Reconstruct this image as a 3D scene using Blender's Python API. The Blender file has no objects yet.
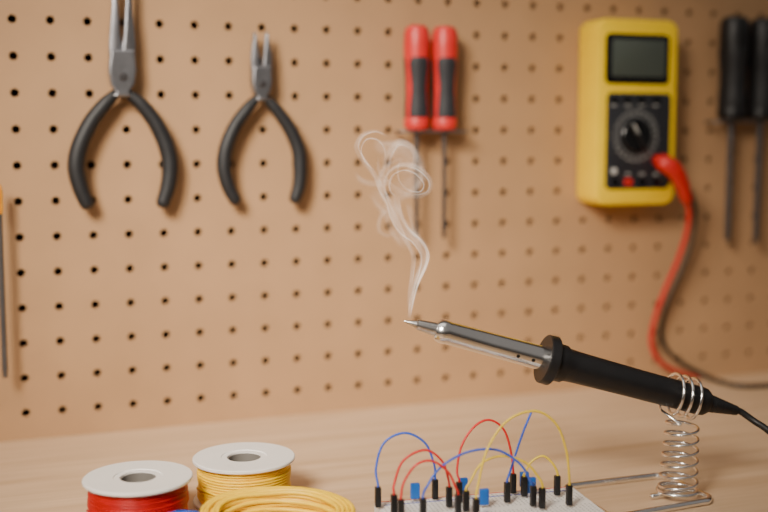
import bpy, bmesh, math, random
from mathutils import Vector, Matrix, noise as mnoise
random.seed(4)
F=1100.0; H=0.214; PITCH=math.atan((256-137)/F)
cp,sp=math.cos(PITCH),math.sin(PITCH)
C=Vector((0,0,H))
def ray(px,py):
    X=(px-384)/F; Y=(256-py)/F
    return Vector((X, cp+Y*sp, -sp+Y*cp))
def at_depth(px,py,D): return C+ray(px,py)*D
def on_z(px,py,z=0.0):
    d=ray(px,py); return C+d*((z-H)/d.z)
P0=on_z(0,442); P1=on_z(768,372)
U=(P1-P0).normalized(); ANG=math.atan2(U.y,U.x); N=Vector((U.y,-U.x,0))
Zv=Vector((0,0,1))
def on_wall(px,py,off=0.0):
    d=ray(px,py); t=((P0+N*off-C).dot(N))/d.dot(N); return C+d*t
def wallc(u,o,z): return P0+U*u+N*o+Zv*z
def wall_u(p): return (p-P0).dot(U)
# ---------------- materials
def lin(c):
    return tuple(((v/255)/12.92 if v/255<=0.04045 else ((v/255+0.055)/1.055)**2.4) for v in c)+(1,)
def mat(name,col,rough=0.5,metal=0.0,var=0.06,scale=60,bump=0.0,bscale=400,spec=0.5,coat=0.0,trans=0.0):
    m=bpy.data.materials.new(name); m.use_nodes=True
    nt=m.node_tree; b=nt.nodes['Principled BSDF']
    c=lin(col)
    tc=nt.nodes.new('ShaderNodeTexCoord')
    n=nt.nodes.new('ShaderNodeTexNoise'); n.inputs['Scale'].default_value=scale; n.inputs['Detail'].default_value=4
    nt.links.new(tc.outputs['Object'],n.inputs['Vector'])
    r=nt.nodes.new('ShaderNodeValToRGB')
    r.color_ramp.elements[0].position=0.3; r.color_ramp.elements[1].position=0.7
    r.color_ramp.elements[0].color=tuple(v*(1-var) for v in c[:3])+(1,)
    r.color_ramp.elements[1].color=tuple(min(1,v*(1+var)) for v in c[:3])+(1,)
    nt.links.new(n.outputs['Fac'],r.inputs['Fac']); nt.links.new(r.outputs['Color'],b.inputs['Base Color'])
    b.inputs['Roughness'].default_value=rough; b.inputs['Metallic'].default_value=metal
    b.inputs['Specular IOR Level'].default_value=spec
    b.inputs['Coat Weight'].default_value=coat
    b.inputs['Transmission Weight'].default_value=trans
    if bump>0:
        n2=nt.nodes.new('ShaderNodeTexNoise'); n2.inputs['Scale'].default_value=bscale; n2.inputs['Detail'].default_value=3
        nt.links.new(tc.outputs['Object'],n2.inputs['Vector'])
        bp=nt.nodes.new('ShaderNodeBump'); bp.inputs['Strength'].default_value=bump; bp.inputs['Distance'].default_value=0.0005
        nt.links.new(n2.outputs['Fac'],bp.inputs['Height']); nt.links.new(bp.outputs['Normal'],b.inputs['Normal'])
    return m
M={}
M['board']=mat('hardboard',(180,142,104),0.62,0,0.05,22,0.25,900,0.35)
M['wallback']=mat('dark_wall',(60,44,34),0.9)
M['floor']=mat('floor',(90,75,62),0.8)
M['steel']=mat('tool_steel',(134,135,140),0.34,0.85,0.14,90,0.2,500)
M['shaftsteel']=mat('shaft_steel',(110,110,112),0.4,0.8,0.1,90)
M['darksteel']=mat('dark_steel',(105,103,105),0.35,0.9,0.1,80)
M['tipsteel']=mat('tip_steel',(205,203,201),0.28,1.0,0.1,300)
M['chrome']=mat('chrome',(240,239,238),0.2,1.0,0.03,50)
M['grip']=mat('black_rubber',(28,29,32),0.55,0,0.15,120,0.2,900)
M['insert']=mat('grey_rubber',(40,41,46),0.6,0,0.12,120,0.2,900)
M['blackplastic']=mat('black_plastic',(20,20,22),0.42,0,0.15,100,0.25,1200)
M['cord']=mat('black_cord',(24,23,24),0.45)
M['red']=mat('red_plastic',(210,42,40),0.42,0,0.06,60)
M['yellow']=mat('yellow_plastic',(255,212,2),0.42,0,0.04,60,0.15,900)
M['panel']=mat('panel_grey',(40,42,48),0.5)
M['bezel']=mat('bezel_black',(20,21,23),0.25)
M['lcd']=mat('lcd_glass',(78,86,80),0.35,0,0.03,30)
M['mark']=mat('white_mark',(200,200,195),0.6)
M['spool']=mat('white_plastic',(236,234,230),0.45,0,0.02,40,0.15,500)
M['hubshade']=mat('hub_shade_grey',(120,116,110),0.6)  # grey painted in for the shade inside the white reel's hole
M['redwire']=mat('red_wire',(186,12,10),0.38,0,0.08,200)
M['leadred']=mat('lead_red',(196,30,26),0.45,0,0.08,200)
M['yellowwire']=mat('yellow_wire',(252,206,16),0.4,0,0.06,200)
M['bluewire']=mat('blue_wire',(30,84,190),0.38,0,0.08,200)
M['bluecomp']=mat('blue_component',(28,100,190),0.4)
M['orange']=mat('orange_plastic',(236,160,20),0.4)
M['jy']=mat('jumper_yellow',(226,196,50),0.4)
M['jr']=mat('jumper_red',(204,28,28),0.4)
M['jb']=mat('jumper_blue',(44,88,195),0.4)

# wood
def wood():
    m=bpy.data.materials.new('light_wood'); m.use_nodes=True; nt=m.node_tree; b=nt.nodes['Principled BSDF']
    tc=nt.nodes.new('ShaderNodeTexCoord'); mp=nt.nodes.new('ShaderNodeMapping'); mp.inputs['Scale'].default_value=(3,40,40)
    nt.links.new(tc.outputs['Object'],mp.inputs['Vector'])
    n=nt.nodes.new('ShaderNodeTexNoise'); n.inputs['Scale'].default_value=1.6; n.inputs['Detail'].default_value=8; n.inputs['Roughness'].default_value=0.6
    n.inputs['Distortion'].default_value=0.6
    nt.links.new(mp.outputs['Vector'],n.inputs['Vector'])
    r=nt.nodes.new('ShaderNodeValToRGB')
    r.color_ramp.elements[0].position=0.3; r.color_ramp.elements[1].position=0.72
    r.color_ramp.elements[0].color=lin((194,162,126)); r.color_ramp.elements[1].color=lin((220,190,156))
    nt.links.new(n.outputs['Fac'],r.inputs['Fac']); nt.links.new(r.outputs['Color'],b.inputs['Base Color'])
    b.inputs['Roughness'].default_value=0.5; b.inputs['Specular IOR Level'].default_value=0.4
    bp=nt.nodes.new('ShaderNodeBump'); bp.inputs['Strength'].default_value=0.15; bp.inputs['Distance'].default_value=0.0004
    nt.links.new(n.outputs['Fac'],bp.inputs['Height']); nt.links.new(bp.outputs['Normal'],b.inputs['Normal'])
    return m
M['wood']=wood()
# ---------------- object helpers
col=bpy.context.scene.collection
PM={}
def root(name,label,category,mtx,group=None):
    o=bpy.data.objects.new(name,None); o.empty_display_size=0.01; col.objects.link(o)
    o.matrix_world=mtx; PM[o.name]=mtx.copy()
    o['label']=label; o['category']=category
    if group: o['group']=group
    return o
def mk(name,verts,faces,m,parent=None,smooth=True,ang=0.7,label=None):
    """verts in world coords"""
    if parent is not None:
        inv=PM[parent.name].inverted(); verts=[inv@Vector(v) for v in verts]
    me=bpy.data.meshes.new(name); me.from_pydata([tuple(v) for v in verts],[],faces)
    bm=bmesh.new(); bm.from_mesh(me); bmesh.ops.recalc_face_normals(bm,faces=bm.faces); bm.to_mesh(me); bm.free()
    me.materials.append(m)
    if smooth:
        for p in me.polygons: p.use_smooth=True
        me.set_sharp_from_angle(angle=ang)
    o=bpy.data.objects.new(name,me); col.objects.link(o)
    if parent is not None:
        o.parent=parent; PM[o.name]=PM[parent.name]
    else: PM[o.name]=Matrix()
    if label: o['label']=label
    return o
def top(name,label,category,verts,faces,m,origin,rotz=0.0,kind=None,group=None,**k):
    mt=Matrix.Translation(origin)@Matrix.Rotation(rotz,4,'Z'); inv=mt.inverted()
    o=mk(name,[inv@Vector(v) for v in verts],faces,m,**k); o.matrix_world=mt; PM[o.name]=mt.copy()
    o['label']=label; o['category']=category
    if kind: o['kind']=kind
    if group: o['group']=group
    return o
def catmull(pts,n=8,closed=False):
    pts=[Vector(p) for p in pts]; out=[]
    L=len(pts); rng=range(L) if closed else range(L-1)
    for i in rng:
        if closed: a,b,c,d=pts[(i-1)%L],pts[i],pts[(i+1)%L],pts[(i+2)%L]
        else:
            b,c=pts[i],pts[i+1]; a=pts[i-1] if i>0 else b*2-c; d=pts[i+2] if i+2<L else c*2-b
        for k in range(n):
            t=k/n
            out.append(0.5*((2*b)+(c-a)*t+(2*a-5*b+4*c-d)*t*t+(3*b-a-3*c+d)*t**3))
    if not closed: out.append(pts[-1])
    return out
def interp(vals,n):
    out=[]
    for i in range(n):
        t=i/(n-1)*(len(vals)-1); k=min(int(t),len(vals)-2); out.append(vals[k]*(1-(t-k))+vals[k+1]*(t-k))
    return out
def tube_geo(pts,rad,seg=10,closed=False,flat=None,roundends=True):
    n=len(pts)
    if not isinstance(rad,(list,tuple)): rad=[rad]*n
    elif len(rad)!=n: rad=interp(list(rad),n)
    pts=list(pts); rad=list(rad)
    if roundends and not closed:
        t0=(pts[0]-pts[1]).normalized(); t1=(pts[-1]-pts[-2]).normalized()
        pts=[pts[0]+t0*rad[0]*0.75,pts[0]+t0*rad[0]*0.6,pts[0]+t0*rad[0]*0.3]+pts+[pts[-1]+t1*rad[-1]*0.3,pts[-1]+t1*rad[-1]*0.6,pts[-1]+t1*rad[-1]*0.75]
        rad=[rad[0]*0.25,rad[0]*0.65,rad[0]*0.9]+rad+[rad[-1]*0.9,rad[-1]*0.65,rad[-1]*0.25]
        n=len(pts)
    V=[];Fc=[]
    tang=[]
    for i in range(n):
        a=pts[(i-1)%n] if (closed or i>0) else pts[i]; b=pts[(i+1)%n] if (closed or i<n-1) else pts[i]
        tang.append((b-a).normalized())
    ref=flat if flat is not None else Vector((0.13,-0.9,0.31))
    nrm=(ref-tang[0]*ref.dot(tang[0])).normalized()
    for i in range(n):
        if flat is not None: nrm=(flat-tang[i]*flat.dot(tang[i])).normalized()
        else: nrm=(nrm-tang[i]*nrm.dot(tang[i])).normalized()
        bn=tang[i].cross(nrm)
        for k in range(seg):
            a=2*math.pi*k/seg
            V.append(pts[i]+(nrm*math.cos(a)+bn*math.sin(a))*rad[i])
    m=n if closed else n-1
    for i in range(m):
        j=(i+1)%n
        for k in range(seg):
            k2=(k+1)%seg; Fc.append((i*seg+k,i*seg+k2,j*seg+k2,j*seg+k))
    if not closed:
        Fc.append(tuple(range(seg))[::-1]); Fc.append(tuple((n-1)*seg+k for k in range(seg)))
    return V,Fc
def tube(name,pts,rad,m,parent,seg=10,closed=False,flat=None,label=None):
    V,Fc=tube_geo(pts,rad,seg,closed,flat); return mk(name,V,Fc,m,parent,ang=1.2,label=label)
def lathe_geo(prof,origin,axis,seg=32,capped=True,closedprof=False):
    axis=axis.normalized(); a=Vector((0,0,1)) if abs(axis.z)<0.9 else Vector((1,0,0))
    x=(a-axis*a.dot(axis)).normalized(); y=axis.cross(x)
    V=[];Fc=[]
    for s,r in prof:
        for k in range(seg):
            t=2*math.pi*k/seg; V.append(origin+axis*s+(x*math.cos(t)+y*math.sin(t))*r)
    n=len(prof)
    for i in range(n if closedprof else n-1):
        j=(i+1)%n
        for k in range(seg):
            k2=(k+1)%seg; Fc.append((i*seg+k,i*seg+k2,j*seg+k2,j*seg+k))
    if capped and not closedprof:
        Fc.append(tuple(range(seg))[::-1]); Fc.append(tuple((n-1)*seg+k for k in range(seg)))
    return V,Fc
def lathe(name,prof,origin,axis,m,parent,seg=32,closedprof=False,label=None,ang=0.6):
    V,Fc=lathe_geo(prof,origin,axis,seg,True,closedprof); return mk(name,V,Fc,m,parent,ang=ang,label=label)
def merge(*gs):
    V=[];Fc=[]
    for v,f in gs:
        o=len(V); V+=list(v); Fc+=[tuple(i+o for i in ff) for ff in f]
    return V,Fc
def prism_geo(outline,o0,o1,bev=0.0):
    n=len(outline); cen=sum(outline,Vector())/n
    def ins(b):
        out=[]
        for i in range(n):
            a,p,c=outline[i-1],outline[i],outline[(i+1)%n]
            d1=(p-a).normalized(); d2=(c-p).normalized()
            n1=N.cross(d1); n2=N.cross(d2); m=(n1+n2)
            if m.length<1e-6: m=n1
            m.normalize(); k=max(0.4,m.dot(n1)); q=m*(b/k)
            out.append(q)
        area=sum(((outline[i-1]-cen).cross(outline[i]-cen)).dot(N) for i in range(n))
        s=1 if area>0 else -1
        return [outline[i]+out[i]*s for i in range(n)]
    if bev>0:
        L=[(ins(bev),o0),(ins(bev*0.3),o0+bev*0.3),(outline,o0+bev),(outline,o1-bev),(ins(bev*0.3),o1-bev*0.3),(ins(bev),o1)]
    else: L=[(outline,o0),(outline,o1)]
    V=[];Fc=[]
    for pts,o in L: V+=[p+N*o for p in pts]
    for i in range(len(L)-1):
        for k in range(n):
            k2=(k+1)%n; Fc.append((i*n+k,i*n+k2,(i+1)*n+k2,(i+1)*n+k))
    Fc.append(tuple(range(n))[::-1]); Fc.append(tuple((len(L)-1)*n+k for k in range(n)))
    return V,Fc
def rrect(u0,u1,z0,z1,r,n=6):
    pts=[]
    for cx,cz,a0 in ((u1-r,z0+r,-90),(u1-r,z1-r,0),(u0+r,z1-r,90),(u0+r,z0+r,180)):
        for k in range(n+1):
            a=math.radians(a0+90*k/n); pts.append(wallc(cx+r*math.cos(a),0,cz+r*math.sin(a)))
    return pts
def wallroot(name,label,cat,p,group=None):
    return root(name,label,cat,Matrix.Translation(p)@Matrix.Rotation(ANG,4,'Z'),group)
def box_geo(c,ax,ay,az):
    V=[c+ax*i+ay*j+az*k for i in(-1,1) for j in(-1,1) for k in(-1,1)]
    return V,[(0,1,3,2),(4,6,7,5),(0,4,5,1),(2,3,7,6),(0,2,6,4),(1,5,7,3)]
def bevel(o,w,seg=2):
    b=o.modifiers.new('bevel','BEVEL'); b.width=w; b.segments=seg; b.limit_method='ANGLE'; return o

# ---------------- setting
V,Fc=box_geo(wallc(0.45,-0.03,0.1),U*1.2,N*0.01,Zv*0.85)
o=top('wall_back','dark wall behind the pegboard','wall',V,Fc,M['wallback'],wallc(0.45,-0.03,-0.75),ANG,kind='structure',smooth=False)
V,Fc=box_geo(wallc(0.45,0.6,-0.76),U*1.2,N*0.66,Zv*0.01)
o=top('floor','plain workshop floor','floor',V,Fc,M['floor'],wallc(0.45,0.6,-0.76),ANG,kind='structure',smooth=False)
# workbench
wb=wallroot('workbench','light wooden workbench with a smooth pale top','workbench',wallc(0.45,0.3,-0.75))
V,Fc=box_geo(wallc(0.45,0.30,-0.015),U*0.95,N*0.318,Zv*0.015)
bevel(mk('worktop',V,Fc,M['wood'],wb,smooth=False),0.002)
for du in(-0.88,0.88):
    for dn in(-0.26,0.26):
        V,Fc=box_geo(wallc(0.45+du,0.3+dn,-0.39),U*0.03,N*0.03,Zv*0.36)
        mk('leg',V,Fc,M['wood'],wb,smooth=False)
# pegboard with real holes
S=0.0250; hp=on_wall(26,413); hu=wall_u(hp)%S; hz=hp.z
uc0=-9; uc1=40; nr=22; RH=0.0030; seg=16; TH=0.004
verts=[];faces=[];vm={}
def vert(u,o_,z):
    k=(round(u,6),round(o_,6),round(z,6))
    if k not in vm: vm[k]=len(verts); verts.append(wallc(u,o_,z))
    return vm[k]
ph=hu
for c in range(uc0,uc1):
    for r_ in range(nr):
        cu=ph+c*S; cz=hz+r_*S
        zlo=0.0 if r_==0 else cz-S/2
        sq=[]
        for k in range(seg):
            a=2*math.pi*k/seg; x=math.cos(a); z=math.sin(a); m_=max(abs(x),abs(z)); x/=m_; z/=m_
            sq.append((cu+x*S/2, (cz+z*S/2) if z>=0 else cz+z*(cz-zlo)))
        ci=[(cu+RH*math.cos(2*math.pi*k/seg),cz+RH*math.sin(2*math.pi*k/seg)) for k in range(seg)]
        for k in range(seg):
            k2=(k+1)%seg
            faces.append((vert(sq[k][0],0,sq[k][1]),vert(sq[k2][0],0,sq[k2][1]),vert(ci[k2][0],0,ci[k2][1]),vert(ci[k][0],0,ci[k][1])))
            faces.append((vert(ci[k][0],0,ci[k][1]),vert(ci[k2][0],0,ci[k2][1]),vert(ci[k2][0],-TH,ci[k2][1]),vert(ci[k][0],-TH,ci[k][1])))
            faces.append((vert(sq[k2][0],-TH,sq[k2][1]),vert(sq[k][0],-TH,sq[k][1]),vert(ci[k][0],-TH,ci[k][1]),vert(ci[k2][0],-TH,ci[k2][1])))
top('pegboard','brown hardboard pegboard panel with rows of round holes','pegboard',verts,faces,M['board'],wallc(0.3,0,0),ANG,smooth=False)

# ---------------- pliers
def pliers(label,ljaw,rjaw,block,lh,rh,pivot,off=0.012,hr=0.0042,sc=1.0):
    pv=on_wall(pivot[0],pivot[1],off)
    R=wallroot('needle_nose_pliers',label,'pliers',pv-N*off,group='pliers on the pegboard')
    def W(p): q=on_wall(p[0],p[1],off); return q-N*off
    g=prism_geo([W(p) for p in ljaw],off-0.004,off+0.002,0.0012); mk('jaw',*g,M['steel'],R,ang=0.5,label='grey steel jaw')
    g=prism_geo([W(p) for p in rjaw],off-0.002,off+0.004,0.0012); mk('jaw',*g,M['steel'],R,ang=0.5,label='grey steel jaw')
    g=prism_geo([W(p) for p in block],off-0.005,off+0.0050,0.0014); mk('joint_block',*g,M['steel'],R,ang=0.4,label='angular grey steel pivot block')
    lathe('pivot',[(0,0.0001),(0,0.0028*sc),(0.0066,0.0028*sc),(0.0070,0.0023*sc),(0.0070,0.0001)],pv-N*0.001,N,M['darksteel'],R,24)
    for hpts in (lh,rh):
        pts=catmull([on_wall(x,y,off) for x,y in hpts],8)
        V,Fc=tube_geo(pts,[hr*0.65,hr*0.92,hr*1.05,hr*1.12,hr*1.12,hr*1.05,hr*0.95],16,False,N)
        mk('handle',V,Fc,M['grip'],R,ang=1.2,label='black rubber-dipped handle')
    return R
pliers('large needle-nose pliers with grey jaws and wide-spread black handles',
 [(113,-28),(116,-28),(118.5,8),(120,36),(122,46),(122,80),(112,80),(109,66),(109,42),(111.5,12)],
 [(127,-28),(130,-28),(132,12),(135,42),(135,66),(132,80),(122,80),(122,46),(123.5,36),(125,8)],
 [(110,50),(134,50),(136,70),(134,84),(129,92),(130,97),(113,97),(115,92),(110,84),(108,70)],
 [(115,94),(105,104),(91,122),(80,145),(76,166),(80,187),(87,204)],
 [(129,94),(141,104),(155,122),(166,145),(170,166),(168,186),(163,203)],(122,77),hr=0.0053)
pliers('smaller needle-nose pliers with slightly open jaws and black handles',
 [(254,32),(256,34),(258,50),(260,64),(261,84),(253,84),(251,72),(251,56)],
 [(267,32),(265,34),(263.5,50),(262,64),(261,84),(269,84),(271,72),(271,56)],
 [(252,66),(270,66),(271,82),(269,92),(266,96),(267,101),(255,101),(256,96),(253,92),(251,82)],
 [(257,98),(248,108),(235,126),(226,148),(224,168),(228,186),(235,200)],
 [(265,98),(275,108),(288,126),(298,148),(300,168),(299,185),(295,199)],(261,84),hr=0.0048,sc=0.85)

# ---------------- screwdrivers
def screwdriver(label,x,ytop,yh,ytip,hw,bodym,insm,colm,shm,off=0.017,sr=0.0017,group='screwdrivers on the pegboard',insw=56,ins0=0.30):
    T=on_wall(x,ytop,off); B=on_wall(x,yh,off); E=on_wall(x,ytip,off)
    B=Vector((T.x,T.y,B.z)); E=Vector((T.x,T.y,E.z))
    wpx=(on_wall(x+hw,ytop+30,off)-on_wall(x-hw,ytop+30,off)).length/2*0.97
    R=wallroot('screwdriver',label,'screwdriver',Vector((T.x,T.y,B.z))-N*off,group)
    L=(T.z-B.z); D=Vector((0,0,-1)); r=wpx
    prof=[(0,0.0001),(0.0004,r*0.55),(0.002,r*0.82),(0.006,r*0.96),(L*0.2,r),(L*0.38,r*0.97),(L*0.52,r*0.88),(L*0.66,r*0.86),(L*0.8,r*0.92),(L*0.90,r*0.92)]
    hd=lathe('handle',prof+[(L*0.90,0.0001)],T,D,bodym,R,36,label=None)
    def rad(s):
        for i in range(len(prof)-1):
            if prof[i][0]<=s<=prof[i+1][0]:
                t=(s-prof[i][0])/max(1e-9,prof[i+1][0]-prof[i][0]); return prof[i][1]*(1-t)+prof[i+1][1]*t
        return prof[-1][1]
    V=[];Fc=[]
    for q in range(3):
        a0=math.pi*2/3*q+math.radians(-90)+ANG*0.6
        ns=28; na=10; base=len(V)
        for i in range(ns+1):
            f=i/ns; s=L*(ins0+(0.89-ins0)*f); w=math.radians(insw)*(0.62+0.38*math.sin(math.pi/2*min(1,f/0.12)))*(0.8+0.2*abs(2*f-1))
            for j in range(na+1):
                a=a0+w*(2*j/na-1); e=0.00035 if 0<j<na else -0.0002
                if i in(0,ns): e=-0.0002
                rr=rad(s)+e; V.append(T+D*s+Vector((math.cos(a),math.sin(a),0))*rr)
        for i in range(ns):
            for j in range(na):
                k=base+i*(na+1)+j; Fc.append((k,k+1,k+na+2,k+na+1))
    mk('grip_insert',V,Fc,insm,R,ang=1.0,label='soft dark grip strips')
    lathe('collar',[(L*0.89,0.0001),(L*0.89,r*0.94),(L*0.91,r*1.0),(L*0.98,r*0.92),(L,r*0.75),(L,0.0001)],T,D,colm,R,32)
    SL=T.z-E.z
    V,Fc=lathe_geo([(L,sr),(SL-0.010,sr),(SL-0.006,sr*1.05),(SL,sr*0.8)],T,D,16)
    mk('shaft',V,Fc,shm,R,ang=0.8,label='steel shaft')
    return R
screwdriver('red-handled screwdriver with dark grip, hanging in wire rack',417,25,130,236,12.5,M['red'],M['insert'],M['red'],M['darksteel'])
screwdriver('red-handled screwdriver with dark grip, hanging in wire rack',445,26,130,238,12.5,M['red'],M['insert'],M['red'],M['darksteel'])
screwdriver('dark-handled screwdriver with long steel shaft on pegboard',735,16,120,240,12.5,M['blackplastic'],M['grip'],M['blackplastic'],M['darksteel'],sr=0.0028)
screwdriver('dark-handled screwdriver with long steel shaft on pegboard',764,18,120,242,12.5,M['blackplastic'],M['grip'],M['blackplastic'],M['darksteel'],sr=0.0028)
screwdriver('orange-handled screwdriver with long steel shaft on pegboard',-2,184,214,378,4.2,M['orange'],M['orange'],M['orange'],M['shaftsteel'],sr=0.0020)
def rack(label,x0,x1,y,off0=0.0115,off1=0.0225):
    a=on_wall(x0,y,0.017); b=on_wall(x1,y,0.017); z=a.z; u0=wall_u(a); u1=wall_u(b)
    R=wallroot('wire_rack',label,'tool rack',wallc((u0+u1)/2,0,z),group='tool racks on the pegboard')
    r=0.0009
    loop=[wallc(u0,off0,z),wallc(u0,off1,z),wallc(u1,off1,z),wallc(u1,off0,z)]
    pts=[]
    for i in range(4):
        p,q=loop[i],loop[(i+1)%4]
        for t in(0.04,0.5,0.96): pts.append(p.lerp(q,t))
    tube('holding_loop',pts,r,M['steel'],R,8,True)
    for u in(u0+0.004,u1-0.004):
        tube('wall_peg',[wallc(u,off0,z),wallc(u,0.0015,z)],r,M['steel'],R,8)
    return R
rack('thin wire rack holding two red screwdrivers',398,465,131.5)
rack('thin wire rack holding two dark screwdrivers',712,792,121.5)

# ---------------- multimeter
MO=0.034
def FP(px,py,off=MO):
    p=on_wall(px,py,off); return wall_u(p),p.z
u0,zb=FP(596,206); u1,_=FP(677,110); _,zt=FP(637,19)
cu=(u0+u1)/2
mm=wallroot('digital_multimeter','yellow digital multimeter with dark dial and screen on pegboard','multimeter',wallc(cu,0,zb))
g=prism_geo(rrect(u0,u1,zb,zt,0.009,8),0.001,MO,0.0030); mk('body',*g,M['yellow'],mm,ang=0.6,label='bright yellow rounded casing')
def plate(name,x0,y0,x1,y1,r,o0,o1,m,parent,bev=0.0006,label=None):
    a,zt_=FP(x0,y0); b,zb_=FP(x1,y1); _,zt_=FP((x0+x1)/2,y0); _,zb_=FP((x0+x1)/2,y1)
    g=prism_geo(rrect(a,b,zb_,zt_,r,5),o0,o1,bev); return mk(name,*g,m,parent,ang=0.6,label=label)
sc=plate('screen',606,34,668,84,0.004,MO-0.002,MO+0.0012,M['bezel'],mm,label='black framed display')
plate('display_glass',612,40,664,77,0.0015,MO,MO+0.0018,M['lcd'],sc,0.0003,label='blank grey-green LCD glass')
pn=plate('control_panel',607,93,668,189,0.004,MO-0.002,MO+0.0010,M['panel'],mm,label='dark grey control panel')
du,dz=FP(635,136); dc=wallc(du,MO,dz)
dial=lathe('dial',[(0.0005,0.0001),(0.0005,0.0142),(0.0024,0.0138),(0.0034,0.0125),(0.0034,0.0001)],dc,N,M['bezel'],mm,40,label='round black selector dial')
a=math.radians(125); dv=U*math.cos(a)+Zv*math.sin(a); dn=N.cross(dv)
V,Fc=box_geo(dc+N*0.0050,dv*0.0125,dn*0.0017,N*0.0022); bevel(mk('knob_ridge',V,Fc,M['blackplastic'],dial,smooth=False),0.0008)
V,Fc=box_geo(dc+N*0.0074+dv*0.007,dv*0.0045,dn*0.0006,N*0.0003); mk('pointer_mark',V,Fc,M['mark'],dial,smooth=False)
gs=[]
for k in range(24):
    a=2*math.pi*(k+0.5)/24; d=U*math.cos(a)+Zv*math.sin(a); t=N.cross(d)
    gs.append(box_geo(dc+N*0.0012+d*0.0164,d*0.0006,t*0.0004,N*0.0003))
    gs.append(box_geo(dc+N*0.0012+d*0.0200,U*0.0011,Zv*0.0005,N*0.0003))
for x in (613,627,641,655):
    uu,zz=FP(x,105.5); gs.append(box_geo(wallc(uu,MO+0.0012,zz),U*0.0026,Zv*0.0004,N*0.0003))
    uu,zz=FP(x,174); 
    if x>620: gs.append(box_geo(wallc(uu,MO+0.0012,zz),U*0.0022,Zv*0.0005,N*0.0003))
mk('scale_marks',*merge(*gs),M['mark'],pn,smooth=False,label='pale scale ticks')
for i,x in enumerate((613,626,640,655)):
    plate('button',x-4,97,x+4,102,0.001,MO,MO+0.0028,M['bezel'],pn,0.0004)
uu,zz=FP(613,171)
lathe('indicator',[(0.0005,0.0001),(0.0005,0.0028),(0.0022,0.0024),(0.0022,0.0001)],wallc(uu,MO,zz),N,M['mark'],pn,16,label='small pale round indicator')
for x,m_ in((614,M['bezel']),(627,M['red']),(641,M['bezel']),(655,M['bezel'])):
    uu,zz=FP(x,182); 
    lathe('socket',[(0.0005,0.0014),(0.0005,0.0036),(0.0028,0.0034),(0.0028,0.0016),(0.0006,0.0014)],wallc(uu,MO,zz),N,m_,pn,20,closedprof=True,label='red socket ring' if m_ is M['red'] else None)
def lead(label,plug,cable,m,rp,rc):
    W=[on_wall(x,y,o_) for x,y,o_ in plug]
    R=wallroot('test_lead',label,'test lead',W[0],group='multimeter test leads')
    tube('plug',catmull(W,8),rp,m,R,16)
    pts=[]
    for q in cable:
        if q[2]=='t': pts.append(on_z(q[0],q[1],0.0025))
        else: pts.append(on_wall(*q))
    pts=[W[-1]]+pts
    tube('cable',catmull(pts,10),rc,m,R,10)
lead('red test lead plugged into the yellow multimeter, cable hanging down',
 [(657,160,0.037),(664,163,0.048),(674,170,0.051),(682,184,0.049),(687,200,0.045)],
 [(689,215,0.041),(686,235,0.036),(677,262,0.030),(665,290,0.024),(655,318,0.018),(651,340,0.014),(656,356,0.012),(666,366,0.010),(682,373,0.008),(698,378,0.006)],
 M['leadred'],[0.0045,0.0072,0.0072,0.0062,0.0046],[0.0022]*8+[0.0020,0.0016])
lead('black test lead hanging beside the red one onto the bench',
 [(662,180,0.035),(672,178,0.036),(680,180,0.034),(686,184,0.030)],
 [(693,198,0.022),(695,222,0.014),(689,250,0.010),(677,280,0.008),(665,308,0.006),(661,332,0.005),(667,350,0.005),(682,363,0.004),(700,373,0.004),(722,382,'t'),(745,386,'t'),(790,384,'t')],
 M['cord'],[0.0030,0.0038,0.0036,0.003],0.0019)

# ---------------- spools
def spool(label,px,py,wm,Ht=0.027,R0=0.030):
    c=on_z(px,py,Ht); c=Vector((c.x,c.y,0.0))
    R=root('wire_spool',label,'wire spool',Matrix.Translation(c),group='spools of hookup wire')
    rb=0.0100; ft=0.0022
    pr=[(0,rb),(0,R0-0.0005),(0.0005,R0),(ft-0.0005,R0),(ft,R0-0.0005),(ft,rb+0.004),(Ht-ft,rb+0.004),(Ht-ft,R0-0.0005),(Ht-ft+0.0005,R0),(Ht-0.0005,R0),(Ht,R0-0.0005),(Ht,rb+0.0035),(Ht-0.0005,rb+0.0032),(Ht-0.0005,rb)]
    lathe('reel',pr,c,Zv,M['spool'],R,72,closedprof=True,label='white plastic reel with centre hole',ang=0.5)
    lathe('hub_shade',[(0.0006,0.0090),(0.0006,0.0099),(Ht-0.0012,0.0099),(Ht-0.0012,0.0090)],c,Zv,M['hubshade'],R,48,closedprof=True,label='added grey sleeve painting the shade inside the hub')  # added lining, its grey stands in for shade in the white hub
    n=14; h=Ht-2*ft; pitch=h/n; prof=[]
    for k in range(n):
        r1=0.0258+random.uniform(-0.0006,0.0005)
        for j in range(7):
            a=math.pi*(j+0.5)/7; prof.append((ft+pitch*(k+0.5)-math.cos(a)*pitch*0.5, r1+math.sin(a)*pitch*0.95))
    prof=[(ft+0.0001,0.0145)]+prof+[(Ht-ft-0.0001,0.0145)]
    lathe('wound_wire',prof,c,Zv,wm,R,64,closedprof=True,ang=2.0,label='tightly wound insulated wire')
    pts=[c+Vector((math.cos(a)*(0.0277),math.sin(a)*0.0277,0.008+0.004*math.sin(a*2))) for a in [math.radians(200+12*i) for i in range(12)]]
    tube('wire_end',catmull(pts,3),0.0008,wm,R,8)
    return c
c1=spool('white reel wound with red wire, on the bench',138,476,M['redwire'])
c2=spool('white reel wound with yellow wire, beside the red one',244,456,M['yellowwire'])

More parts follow.
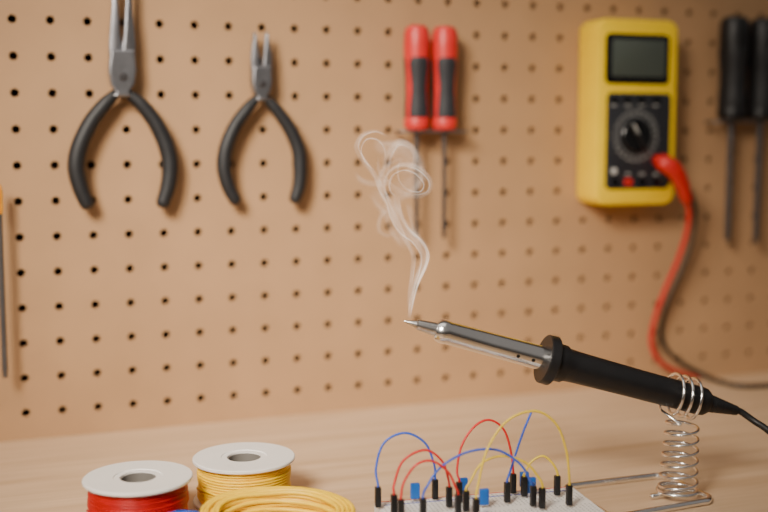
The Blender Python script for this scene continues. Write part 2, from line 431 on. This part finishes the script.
def coil(name,label,cx,cy,rx,ry,m,cols,rows,tilt=0.0,tdir=0.0,wr=0.0011,z0=0.0,jit=0.0007,gap=1.95,a0=-0.63):
    c=on_z(cx,cy,0)
    R=root(name,label,'wire coil',Matrix.Translation(c))
    offs=[]
    for j in range(rows):
        nn=cols-(j%2)
        rowo=[((i-(nn-1)/2)*wr*gap, j*wr*1.75) for i in range(nn)]
        if j%2: rowo.reverse()
        offs+=rowo
    pts=[]; steps=64; n=len(offs)
    for i in range((n)*steps-10):
        k=i/steps; a=2*math.pi*k+a0; k0=int(k); f=k-k0
        f=max(0,min(1,(f-0.7)/0.3)); f=f*f*(3-2*f)
        o0=offs[k0]; o1=offs[min(n-1,k0+1)]
        ro=o0[0]*(1-f)+o1[0]*f; zo=o0[1]*(1-f)+o1[1]*f
        ro+=jit*mnoise.noise(Vector((k0*1.7,math.cos(a),math.sin(a))))*1.8
        z=wr+z0+zo+tilt*(math.cos(a-tdir)*0.5+0.5)+jit*(mnoise.noise(Vector((k0*2.3,math.cos(a)*1.5,5+math.sin(a)*1.5)))+0.5)
        pts.append(c+Vector(((rx+ro)*math.cos(a),(ry+ro)*math.sin(a),z)))
    tube('wire_loops',pts,wr,m,R,8)
    return R
coil('wire_coil','neat coil of yellow insulated wire lying on the bench',278,536,0.0365,0.0262,M['yellowwire'],4,5,tilt=0.0055,tdir=math.radians(95),wr=0.00135,jit=0.0009,gap=2.05)
coil('wire_coil','small coil of blue insulated wire lying on the bench',180,543,0.0145,0.0135,M['bluewire'],3,7,wr=0.0010)

# ---------------- breadboard
BT=0.0085
a=on_z(374,502,BT); b=on_z(572,486,BT); bx=(b-a).normalized(); by=Vector((bx.y,-bx.x,0)); BL=(b-a).length; BWd=0.055
bang=math.atan2(bx.y,bx.x); bc=(a+b)/2+by*BWd/2; bc.z=0
bm_=bpy.data.materials.new('breadboard_plastic'); bm_.use_nodes=True; nt=bm_.node_tree; B=nt.nodes['Principled BSDF']
B.inputs['Roughness'].default_value=0.5
tc=nt.nodes.new('ShaderNodeTexCoord'); sx=nt.nodes.new('ShaderNodeSeparateXYZ'); nt.links.new(tc.outputs['Object'],sx.inputs[0])
def mth(op,a_,b_=None):
    n=nt.nodes.new('ShaderNodeMath'); n.operation=op
    for i,v in enumerate((a_,b_)):
        if v is None: continue
        if isinstance(v,(int,float)): n.inputs[i].default_value=v
        else: nt.links.new(v,n.inputs[i])
    return n.outputs[0]
fx=mth('ABSOLUTE',mth('SUBTRACT',mth('FRACT',mth('ADD',mth('DIVIDE',sx.outputs[0],0.00254),100)),0.5))
fy=mth('ABSOLUTE',mth('SUBTRACT',mth('FRACT',mth('ADD',mth('DIVIDE',sx.outputs[1],0.00254),100)),0.5))
hole=mth('LESS_THAN',mth('MAXIMUM',fx,fy),0.15)
topm=mth('GREATER_THAN',sx.outputs[2],BT-0.0005)
gap=mth('GREATER_THAN',mth('ABSOLUTE',sx.outputs[1]),0.003)
hole=mth('MULTIPLY',mth('MULTIPLY',hole,topm),gap)
mx=nt.nodes.new('ShaderNodeMix'); mx.data_type='RGBA'; mx.inputs[6].default_value=lin((234,232,228)); mx.inputs[7].default_value=lin((70,68,65))
nt.links.new(hole,mx.inputs[0]); nt.links.new(mx.outputs[2],B.inputs['Base Color'])
bb=root('breadboard','white solderless breadboard full of small holes, on the bench','breadboard',Matrix.Translation(bc)@Matrix.Rotation(bang,4,'Z'))
V,Fc=box_geo(bc+Zv*BT/2,bx*BL/2,by*BWd/2,Zv*BT/2); bevel(mk('board_body',V,Fc,bm_,bb,smooth=False),0.0007)
for s,m_ in((-1,M['jr']),(1,M['jb'])):
    for q in(0.0205,0.0262):
        V,Fc=box_geo(bc+Zv*(BT+0.00005)+by*s*q,bx*(BL/2-0.004),by*0.0003,Zv*0.00012)
        mk('rail_line',V,Fc,M['jr'] if q>0.025 else M['jb'],bb,smooth=False,label='printed power rail line')
def housing(px,pyb,parent,hgt=0.0115,m=None,w=0.0016):
    p=on_z(px,pyb-1,BT+0.0012)
    V,Fc=box_geo(p+Zv*hgt/2,bx*w,by*w,Zv*hgt/2); o=bevel(mk('connector_housing',V,Fc,m or M['blackplastic'],parent,smooth=False,label='black plastic jumper connector'),0.0004)
    V,Fc=box_geo(p-Zv*0.0006,bx*0.0004,by*0.0004,Zv*0.0006); mk('pin',V,Fc,M['chrome'],parent,smooth=False,label='thin metal pin')
    return p+Zv*hgt
def jumper(label,a_,b_,mids,m,wr=0.00066):
    pa=on_z(a_[0],a_[1],BT); 
    R=root('jumper_wire',label,'jumper wire',Matrix.Translation(pa)@Matrix.Rotation(bang,4,'Z'),group='jumper wires on the breadboard')
    ta=housing(a_[0],a_[1],R)
    if b_: tb=housing(b_[0],b_[1],R)
    else: tb=None
    fwd=Vector((0,cp,-sp))
    Da=(ta-C).dot(fwd); Db=(tb-C).dot(fwd) if tb else Da+0.002
    n=len(mids); P=[ta-Zv*0.001,ta+Zv*0.0015]
    for i,(x,y) in enumerate(mids):
        t=(i+1)/(n+1); P.append(at_depth(x,y,Da*(1-t)+Db*t))
    if tb: P+= [tb+Zv*0.0015,tb-Zv*0.001]
    tube('wire',catmull(P,8),wr,m,R,8)
jumper('blue jumper wire arched over the breadboard',(378,508),(435,500),[(376,468),(384,443),(405,433),(425,443),(434,464)],M['jb'])
jumper('red jumper wire arched over the breadboard',(394,516),(449,508),[(394,485),(403,461),(425,450),(442,461),(448,478)],M['jr'])
jumper('red jumper wire in a low arch on the breadboard',(401,521),(458,516),[(404,482),(416,465),(432,461),(448,472),(456,488)],M['jr'])
jumper('tall red jumper wire arched over the breadboard',(459,503),(513,494),[(457,470),(462,445),(475,426),(490,420),(504,430),(511,452)],M['jr'])
jumper('long yellow jumper wire in a tall arch on the breadboard',(476,520),(569,506),[(478,485),(487,450),(507,421),(535,411),(556,424),(566,450),(569,474)],M['jy'])
jumper('blue jumper wire in a wide arch on the breadboard',(423,520),(533,507),[(426,488),(441,467),(468,452),(497,450),(520,464),(531,482)],M['jb'])
jumper('yellow jumper wire in a low arch on the breadboard',(466,512),(542,509),[(470,482),(482,463),(503,456),(526,463),(539,478)],M['jy'])
jumper('short yellow jumper wire arched on the breadboard',(524,497),(557,496),[(524,475),(531,462),(543,456),(553,464)],M['jy'])
jumper('blue jumper wire sticking up with a loose end',(507,503),None,[(510,472),(517,450),(524,430),(531,413)],M['jb'])
def comp(px,pyb):
    p=on_z(px,pyb-1,BT)
    R=root('capacitor','small blue box-shaped capacitor standing on the breadboard','capacitor',Matrix.Translation(p)@Matrix.Rotation(bang,4,'Z'),group='blue capacitors on the breadboard')
    V,Fc=box_geo(p+Zv*0.0065,bx*0.0026,by*0.0014,Zv*0.0045); bevel(mk('capacitor_body',V,Fc,M['bluecomp'],R,smooth=False),0.0006,3)
    for s in(-1,1):
        V,Fc=box_geo(p+bx*s*0.0013+Zv*0.001,bx*0.0003,by*0.0003,Zv*0.001); mk('lead',V,Fc,M['chrome'],R,smooth=False)
for q in((415,503),(463,497.5),(484,509),(531,497),(524,491)): comp(*q)

# ---------------- soldering iron
T=at_depth(404,321,0.628); E=at_depth(738,411,0.664); ax=(E-T).normalized(); L=(E-T).length
def s_(px):
    d=ray(px,321+(px-404)*90/334.0)
    w=T-C; a_=ax.dot(ax); b_=ax.dot(d); c_=d.dot(d); dd=ax.dot(w); e_=d.dot(w)
    return (b_*e_-c_*dd)/(a_*c_-b_*b_)
rotm=ax.to_track_quat('X','Z').to_matrix().to_4x4()
iron=root('soldering_iron','black-handled soldering iron with chrome barrel resting in stand','soldering iron',Matrix.Translation(T+ax*L*0.8)@rotm)
s1,s2,s3=s_(416),s_(436),s_(438)
lathe('tip',[(0,0.0003),(0.001,0.0007),(s1,0.0022),(s1+0.0006,0.0030),(s2,0.0041),(s2,0.0001)],T,ax,M['tipsteel'],iron,28,label='pointed grey metal tip')
sb=s_(546)
bar=lathe('barrel',[(s2-0.0004,0.0001),(s2-0.0004,0.0050),(s3,0.0064),(s3+0.002,0.0070),(s3+0.005,0.0070),(s3+0.0055,0.0067),(sb*0.6,0.0069),(sb,0.0072),(sb,0.0001)],T,ax,M['chrome'],iron,48,label='polished chrome barrel')
vw=(C-(T+ax*sb)).normalized(); up=(Zv-ax*Zv.dot(ax)).normalized(); side=ax.cross(up)
if side.dot(vw)<0: side=-side
for sx_,an in((s_(516),-14),(s_(531),-14)):
    d=(side*math.cos(math.radians(an))+up*math.sin(math.radians(an)))
    lathe('vent_hole',[(0.0056,0.0001),(0.0056,0.0011),(0.00722,0.0011),(0.00722,0.0001)],T+ax*sx_,d,M['bezel'],bar,12,label='small dark vent hole')
f0,f1=s_(543),s_(553)
lathe('flange',[(f0,0.0001),(f0,0.0138),(f0+0.0005,0.0144),(f1-0.0006,0.0146),(f1,0.0140),(f1,0.0001)],T,ax,M['blackplastic'],iron,56,label='round black heat guard',ang=0.5)
h=lambda px:s_(px)
lathe('handle',[(f1,0.0001),(f1,0.0112),(h(563),0.0110),(h(566),0.0098),(h(576),0.0094),(h(600),0.0091),(h(640),0.0087),(h(680),0.0086),(h(700),0.0086),(h(704),0.0082),(h(707),0.0068),(h(707),0.0001)],T,ax,M['blackplastic'],iron,48,label='long tapered black plastic handle')
pr=[(h(707),0.0001),(h(707),0.0058)]
for k in range(7):
    s0=h(708)+(h(736)-h(708))*k/7; d=(h(736)-h(708))/7; r=0.0056-0.0028*k/7
    pr+=[(s0,r),(s0+d*0.55,r*0.97),(s0+d*0.6,r*0.93),(s0+d*0.95,r*0.92)]
pr+=[(h(737),0.0027),(h(737),0.0001)]
lathe('strain_relief',pr,T,ax,M['blackplastic'],iron,32,label='tapered rubber strain relief')
tube('cord',catmull([T+ax*h(735),T+ax*h(741),at_depth(754,421,0.662),at_depth(770,432,0.655),at_depth(800,460,0.64),on_z(850,505,0.004),on_z(900,515,0.0035)],8),0.0020,M['cord'],iron,12,label='black power cord')

# ---------------- stand
g0=on_z(677,497)
st=root('soldering_iron_stand','chrome wire soldering iron stand with coil spring holder','soldering iron stand',Matrix.Translation(g0)@Matrix.Rotation(ANG,4,'Z'))
wr=0.0020
cn=[on_z(562,487,wr),on_z(663,475,wr),on_z(714,500,wr),on_z(612,518,wr)]
pts=[]
for i in range(4):
    p,q=cn[i],cn[(i+1)%4]; l=(q-p).length; e=0.005/l
    for t in(e,2*e,0.5,1-2*e,1-e): pts.append(p.lerp(q,t))
tube('base_frame',catmull(pts,6,True),wr,M['chrome'],st,12,True,label='chrome wire base loop')
cb=cn[1].lerp(cn[2],0.62); cb2=cn[0].lerp(cn[3],0.62)
tube('cross_bar',[cb,cb.lerp(cb2,0.24),cb.lerp(cb2,0.42)],wr*0.9,M['chrome'],st,10)
hs=h(683); hc=T+ax*hs; ztop=hc.z-0.0150
sp_=[]
n=6.5; steps=int(n*28)
axc=lambda z:g0.lerp(Vector((hc.x,hc.y,0)),min(1,z/ztop))
for i in range(steps+1):
    t=i/steps; a=2*math.pi*n*t+1.2; z=0.0045+t*(ztop-0.0045); c=axc(z)
    r=0.0112-0.0018*t
    sp_.append(Vector((c.x+r*math.cos(a),c.y+r*math.sin(a),z)))
tube('spring',sp_,0.00090,M['chrome'],st,8,label='chrome upright coil spring')
fr=[g0+Vector((0.0115*math.cos(2*math.pi*i/32),0.0115*math.sin(2*math.pi*i/32),0.0042)) for i in range(32)]
tube('foot_ring',fr,0.0012,M['chrome'],st,8,True)
xa=(Zv-ax*Zv.dot(ax)).normalized(); ya=ax.cross(xa)
hcpts=[]; n=3.3; steps=int(n*36); w0=h(668); w1=h(697)
for i in range(steps+1):
    t=i/steps; a=math.pi+2*math.pi*n*t; hcpts.append(T+ax*(w0+(w1-w0)*t)+(xa*math.cos(a)+ya*math.sin(a))*0.0120)
hcpts=[sp_[-1]]+[sp_[-1].lerp(hcpts[0],0.5)]+hcpts
tube('holder_coil',hcpts,0.0010,M['chrome'],st,10,label='chrome coil gripping the handle')

# ---------------- smoke (thin curling sheets)
SV=[];SF=[];SA=[]
def wisp(path,widths,alphas,tw=0.0,dz=0.0,edge=0.45,D=0.628):
    pts=[]
    for i,p in enumerate(path):
        dd=dz*math.sin(i*1.3)
        pts.append(at_depth(p[0],p[1],D+dd))
    P=catmull(pts,10); n=len(P); W=interp(widths,n); A=interp(alphas,n); na=12; base=len(SV)
    for i in range(n):
        t=(P[min(n-1,i+1)]-P[max(0,i-1)]).normalized(); vv=Vector((0,-1,0.1)); s=t.cross(vv).normalized()
        s=(s*math.cos(tw*i/n*3)+vv.normalized()*math.sin(tw*i/n*3)*0.6)
        ef=min(1,i/6,(n-1-i)/6)
        for j in range(na+1):
            x=2*j/na-1; SV.append(P[i]+s*W[i]*x/1700.0)
            prof=(1-x*x)**1.3*(1-edge)+edge*math.exp(-((x-0.5)/0.2)**2)*1.3*(1-x*x)**0.3
            if abs(x)>0.99: prof=0
            nz=0.7+0.9*mnoise.noise(P[i]*70+Vector((j*0.2,0,0)))
            SA.append(max(0,A[i]*prof*nz*ef))
    for i in range(n-1):
        for j in range(na):
            k=base+i*(na+1)+j; SF.append((k,k+1,k+na+2,k+na+1))
wisp([(409,319),(412,300),(417,280),(424,262),(422,247),(411,236),(402,226),(395,212),(391,196)],[1.8,2.8,4,5,6.5,8.5,9.5,9.5,9],[0.55,0.62,0.5,0.45,0.38,0.35,0.32,0.26,0.16],0.3)
wisp([(409,317),(409,296),(412,275),(413,255),(404,238),(396,222),(388,205),(382,188)],[1.0,1.6,2.4,3,3.5,4.5,4,4],[0.25,0.33,0.34,0.28,0.26,0.22,0.2,0.12])
wisp([(412,306),(415,290),(425,268),(428,254),(420,240),(407,228),(400,210),(398,196)],[1,1.3,1.5,1.6,1.6,1.7,2,2],[0.3,0.45,0.5,0.52,0.46,0.36,0.3,0.16])
wisp([(391,205),(382,190),(385,172),(400,163),(418,168),(430,181),(427,193),(410,196),(393,187),(380,172),(378,155)],[4,5,6,6,4,3.5,3.5,5,6,5,4],[0.2,0.22,0.24,0.28,0.36,0.44,0.36,0.24,0.2,0.18,0.1],0.4,0.003)
wisp([(386,196),(374,174),(362,158),(357,146),(363,135),(376,131),(389,137)],[3,3.2,3.6,3.6,3.6,3.6,3],[0.16,0.2,0.26,0.32,0.32,0.24,0.08],0.4,0.003)
wisp([(385,178),(388,158),(398,143),(411,147),(416,160),(408,172),(395,178)],[4,5,5,4.5,4.5,5,4],[0.1,0.18,0.26,0.3,0.26,0.18,0.06],0.3,0.003)
wisp([(400,228),(388,236),(379,230),(381,216),(390,206)],[2,2.2,2.6,3,3],[0.06,0.12,0.16,0.16,0.1])
wisp([(395,180),(378,184),(362,181),(354,172)],[3,4,4,3],[0.08,0.12,0.12,0.04])
wisp([(388,200),(402,190),(415,178),(412,160),(398,150),(382,148),(372,142)],[9,12,12,12,12,10,7],[0.08,0.16,0.2,0.22,0.2,0.14,0.06],0.2,0.004)
wisp([(372,190),(380,200),(391,214),(398,232),(408,250)],[6,9,10,9,6],[0.06,0.12,0.16,0.16,0.06])
wisp([(407,200),(411,214),(415,228),(420,242)],[3,4,4,3],[0.06,0.14,0.15,0.08])
wisp([(410,312),(413,292),(419,272),(421,256),(413,243),(400,233),(391,218),(386,202),(379,190),(374,176)],[0.9]*10,[0.3,0.45,0.5,0.5,0.5,0.45,0.45,0.4,0.3,0.1])
wisp([(399,200),(390,190),(392,176),(404,170),(416,174),(424,184),(420,192),(408,190),(399,180),(398,166),(404,156)],[1.0]*11,[0.1,0.3,0.4,0.45,0.5,0.5,0.45,0.4,0.3,0.25,0.1],0,0.003)
wisp([(376,172),(364,160),(361,148),(367,139),(378,140),(385,150),(384,162)],[1.0]*7,[0.1,0.3,0.4,0.4,0.35,0.3,0.1],0,0.003)
sm=bpy.data.materials.new('smoke'); sm.use_nodes=True; nt=sm.node_tree; nt.nodes.clear()
out=nt.nodes.new('ShaderNodeOutputMaterial'); mix=nt.nodes.new('ShaderNodeMixShader'); tr=nt.nodes.new('ShaderNodeBsdfTransparent')
df=nt.nodes.new('ShaderNodeBsdfDiffuse'); df.inputs[0].default_value=(0.93,0.93,0.93,1); tl=nt.nodes.new('ShaderNodeBsdfTranslucent'); tl.inputs[0].default_value=(0.93,0.93,0.93,1)
ad=nt.nodes.new('ShaderNodeAddShader'); at=nt.nodes.new('ShaderNodeAttribute'); at.attribute_name='wisp_alpha'
mu=nt.nodes.new('ShaderNodeMath'); mu.operation='MULTIPLY'; mu.inputs[1].default_value=0.8
nt.links.new(at.outputs['Fac'],mu.inputs[0]); nt.links.new(mu.outputs[0],mix.inputs[0]); nt.links.new(tr.outputs[0],mix.inputs[1])
nt.links.new(df.outputs[0],ad.inputs[0]); nt.links.new(tl.outputs[0],ad.inputs[1]); nt.links.new(ad.outputs[0],mix.inputs[2]); nt.links.new(mix.outputs[0],out.inputs[0])
me=bpy.data.meshes.new('smoke'); me.from_pydata([tuple(v-T) for v in SV],[],SF)
at_=me.attributes.new('wisp_alpha','FLOAT','POINT')
for i,v in enumerate(SA): at_.data[i].value=v
for p in me.polygons: p.use_smooth=True
me.materials.append(sm); so=bpy.data.objects.new('smoke',me); so.location=T; col.objects.link(so)
so['label']='thin wisps of white smoke curling up from the iron tip'; so['category']='smoke'; so['kind']='stuff'

# ---------------- lights
def area(name,loc,target,size,power,colr,spread=180,sy=None):
    l=bpy.data.lights.new(name,'AREA'); l.energy=power; l.color=colr; l.size=size; l.spread=math.radians(spread)
    if sy: l.shape='RECTANGLE'; l.size_y=sy
    o=bpy.data.objects.new(name,l); col.objects.link(o); o.location=loc
    o.rotation_euler=(Vector(target)-Vector(loc)).to_track_quat('-Z','Y').to_euler()
area('key_light',(-0.30,0.0,0.60),(-0.04,0.80,0.10),0.28,1.75,(1.0,0.89,0.76),48)
area('chrome_fill_light',(-0.12,0.40,1.05),(-0.12,0.401,0.0),1.0,1.9,(1.0,0.92,0.83),180,0.6)  # unseen overhead light, added for chrome highlights and fill
w=bpy.data.worlds.new('world'); bpy.context.scene.world=w; w.use_nodes=True
nt=w.node_tree; bg=nt.nodes['Background']
tc=nt.nodes.new('ShaderNodeTexCoord'); sx=nt.nodes.new('ShaderNodeSeparateXYZ'); rp=nt.nodes.new('ShaderNodeValToRGB')
nt.links.new(tc.outputs['Generated'],sx.inputs[0]); mr=nt.nodes.new('ShaderNodeMapRange'); mr.inputs[1].default_value=-1; mr.inputs[2].default_value=1
nt.links.new(sx.outputs[2],mr.inputs[0]); nt.links.new(mr.outputs[0],rp.inputs[0])
rp.color_ramp.elements[0].position=0.48; rp.color_ramp.elements[0].color=(0.14,0.12,0.10,1)
rp.color_ramp.elements[1].position=0.66; rp.color_ramp.elements[1].color=(0.95,0.87,0.80,1)
nt.links.new(rp.outputs[0],bg.inputs[0]); bg.inputs[1].default_value=0.22
# ---------------- camera
cd=bpy.data.cameras.new('camera'); cam=bpy.data.objects.new('camera',cd); col.objects.link(cam)
cam.location=C; cam.rotation_euler=(math.pi/2-PITCH,0,0)
cd.sensor_width=36; cd.lens=F/768*36; cd.clip_start=0.01
cd.dof.use_dof=True; cd.dof.focus_distance=0.645; cd.dof.aperture_fstop=3.1
bpy.context.scene.camera=cam
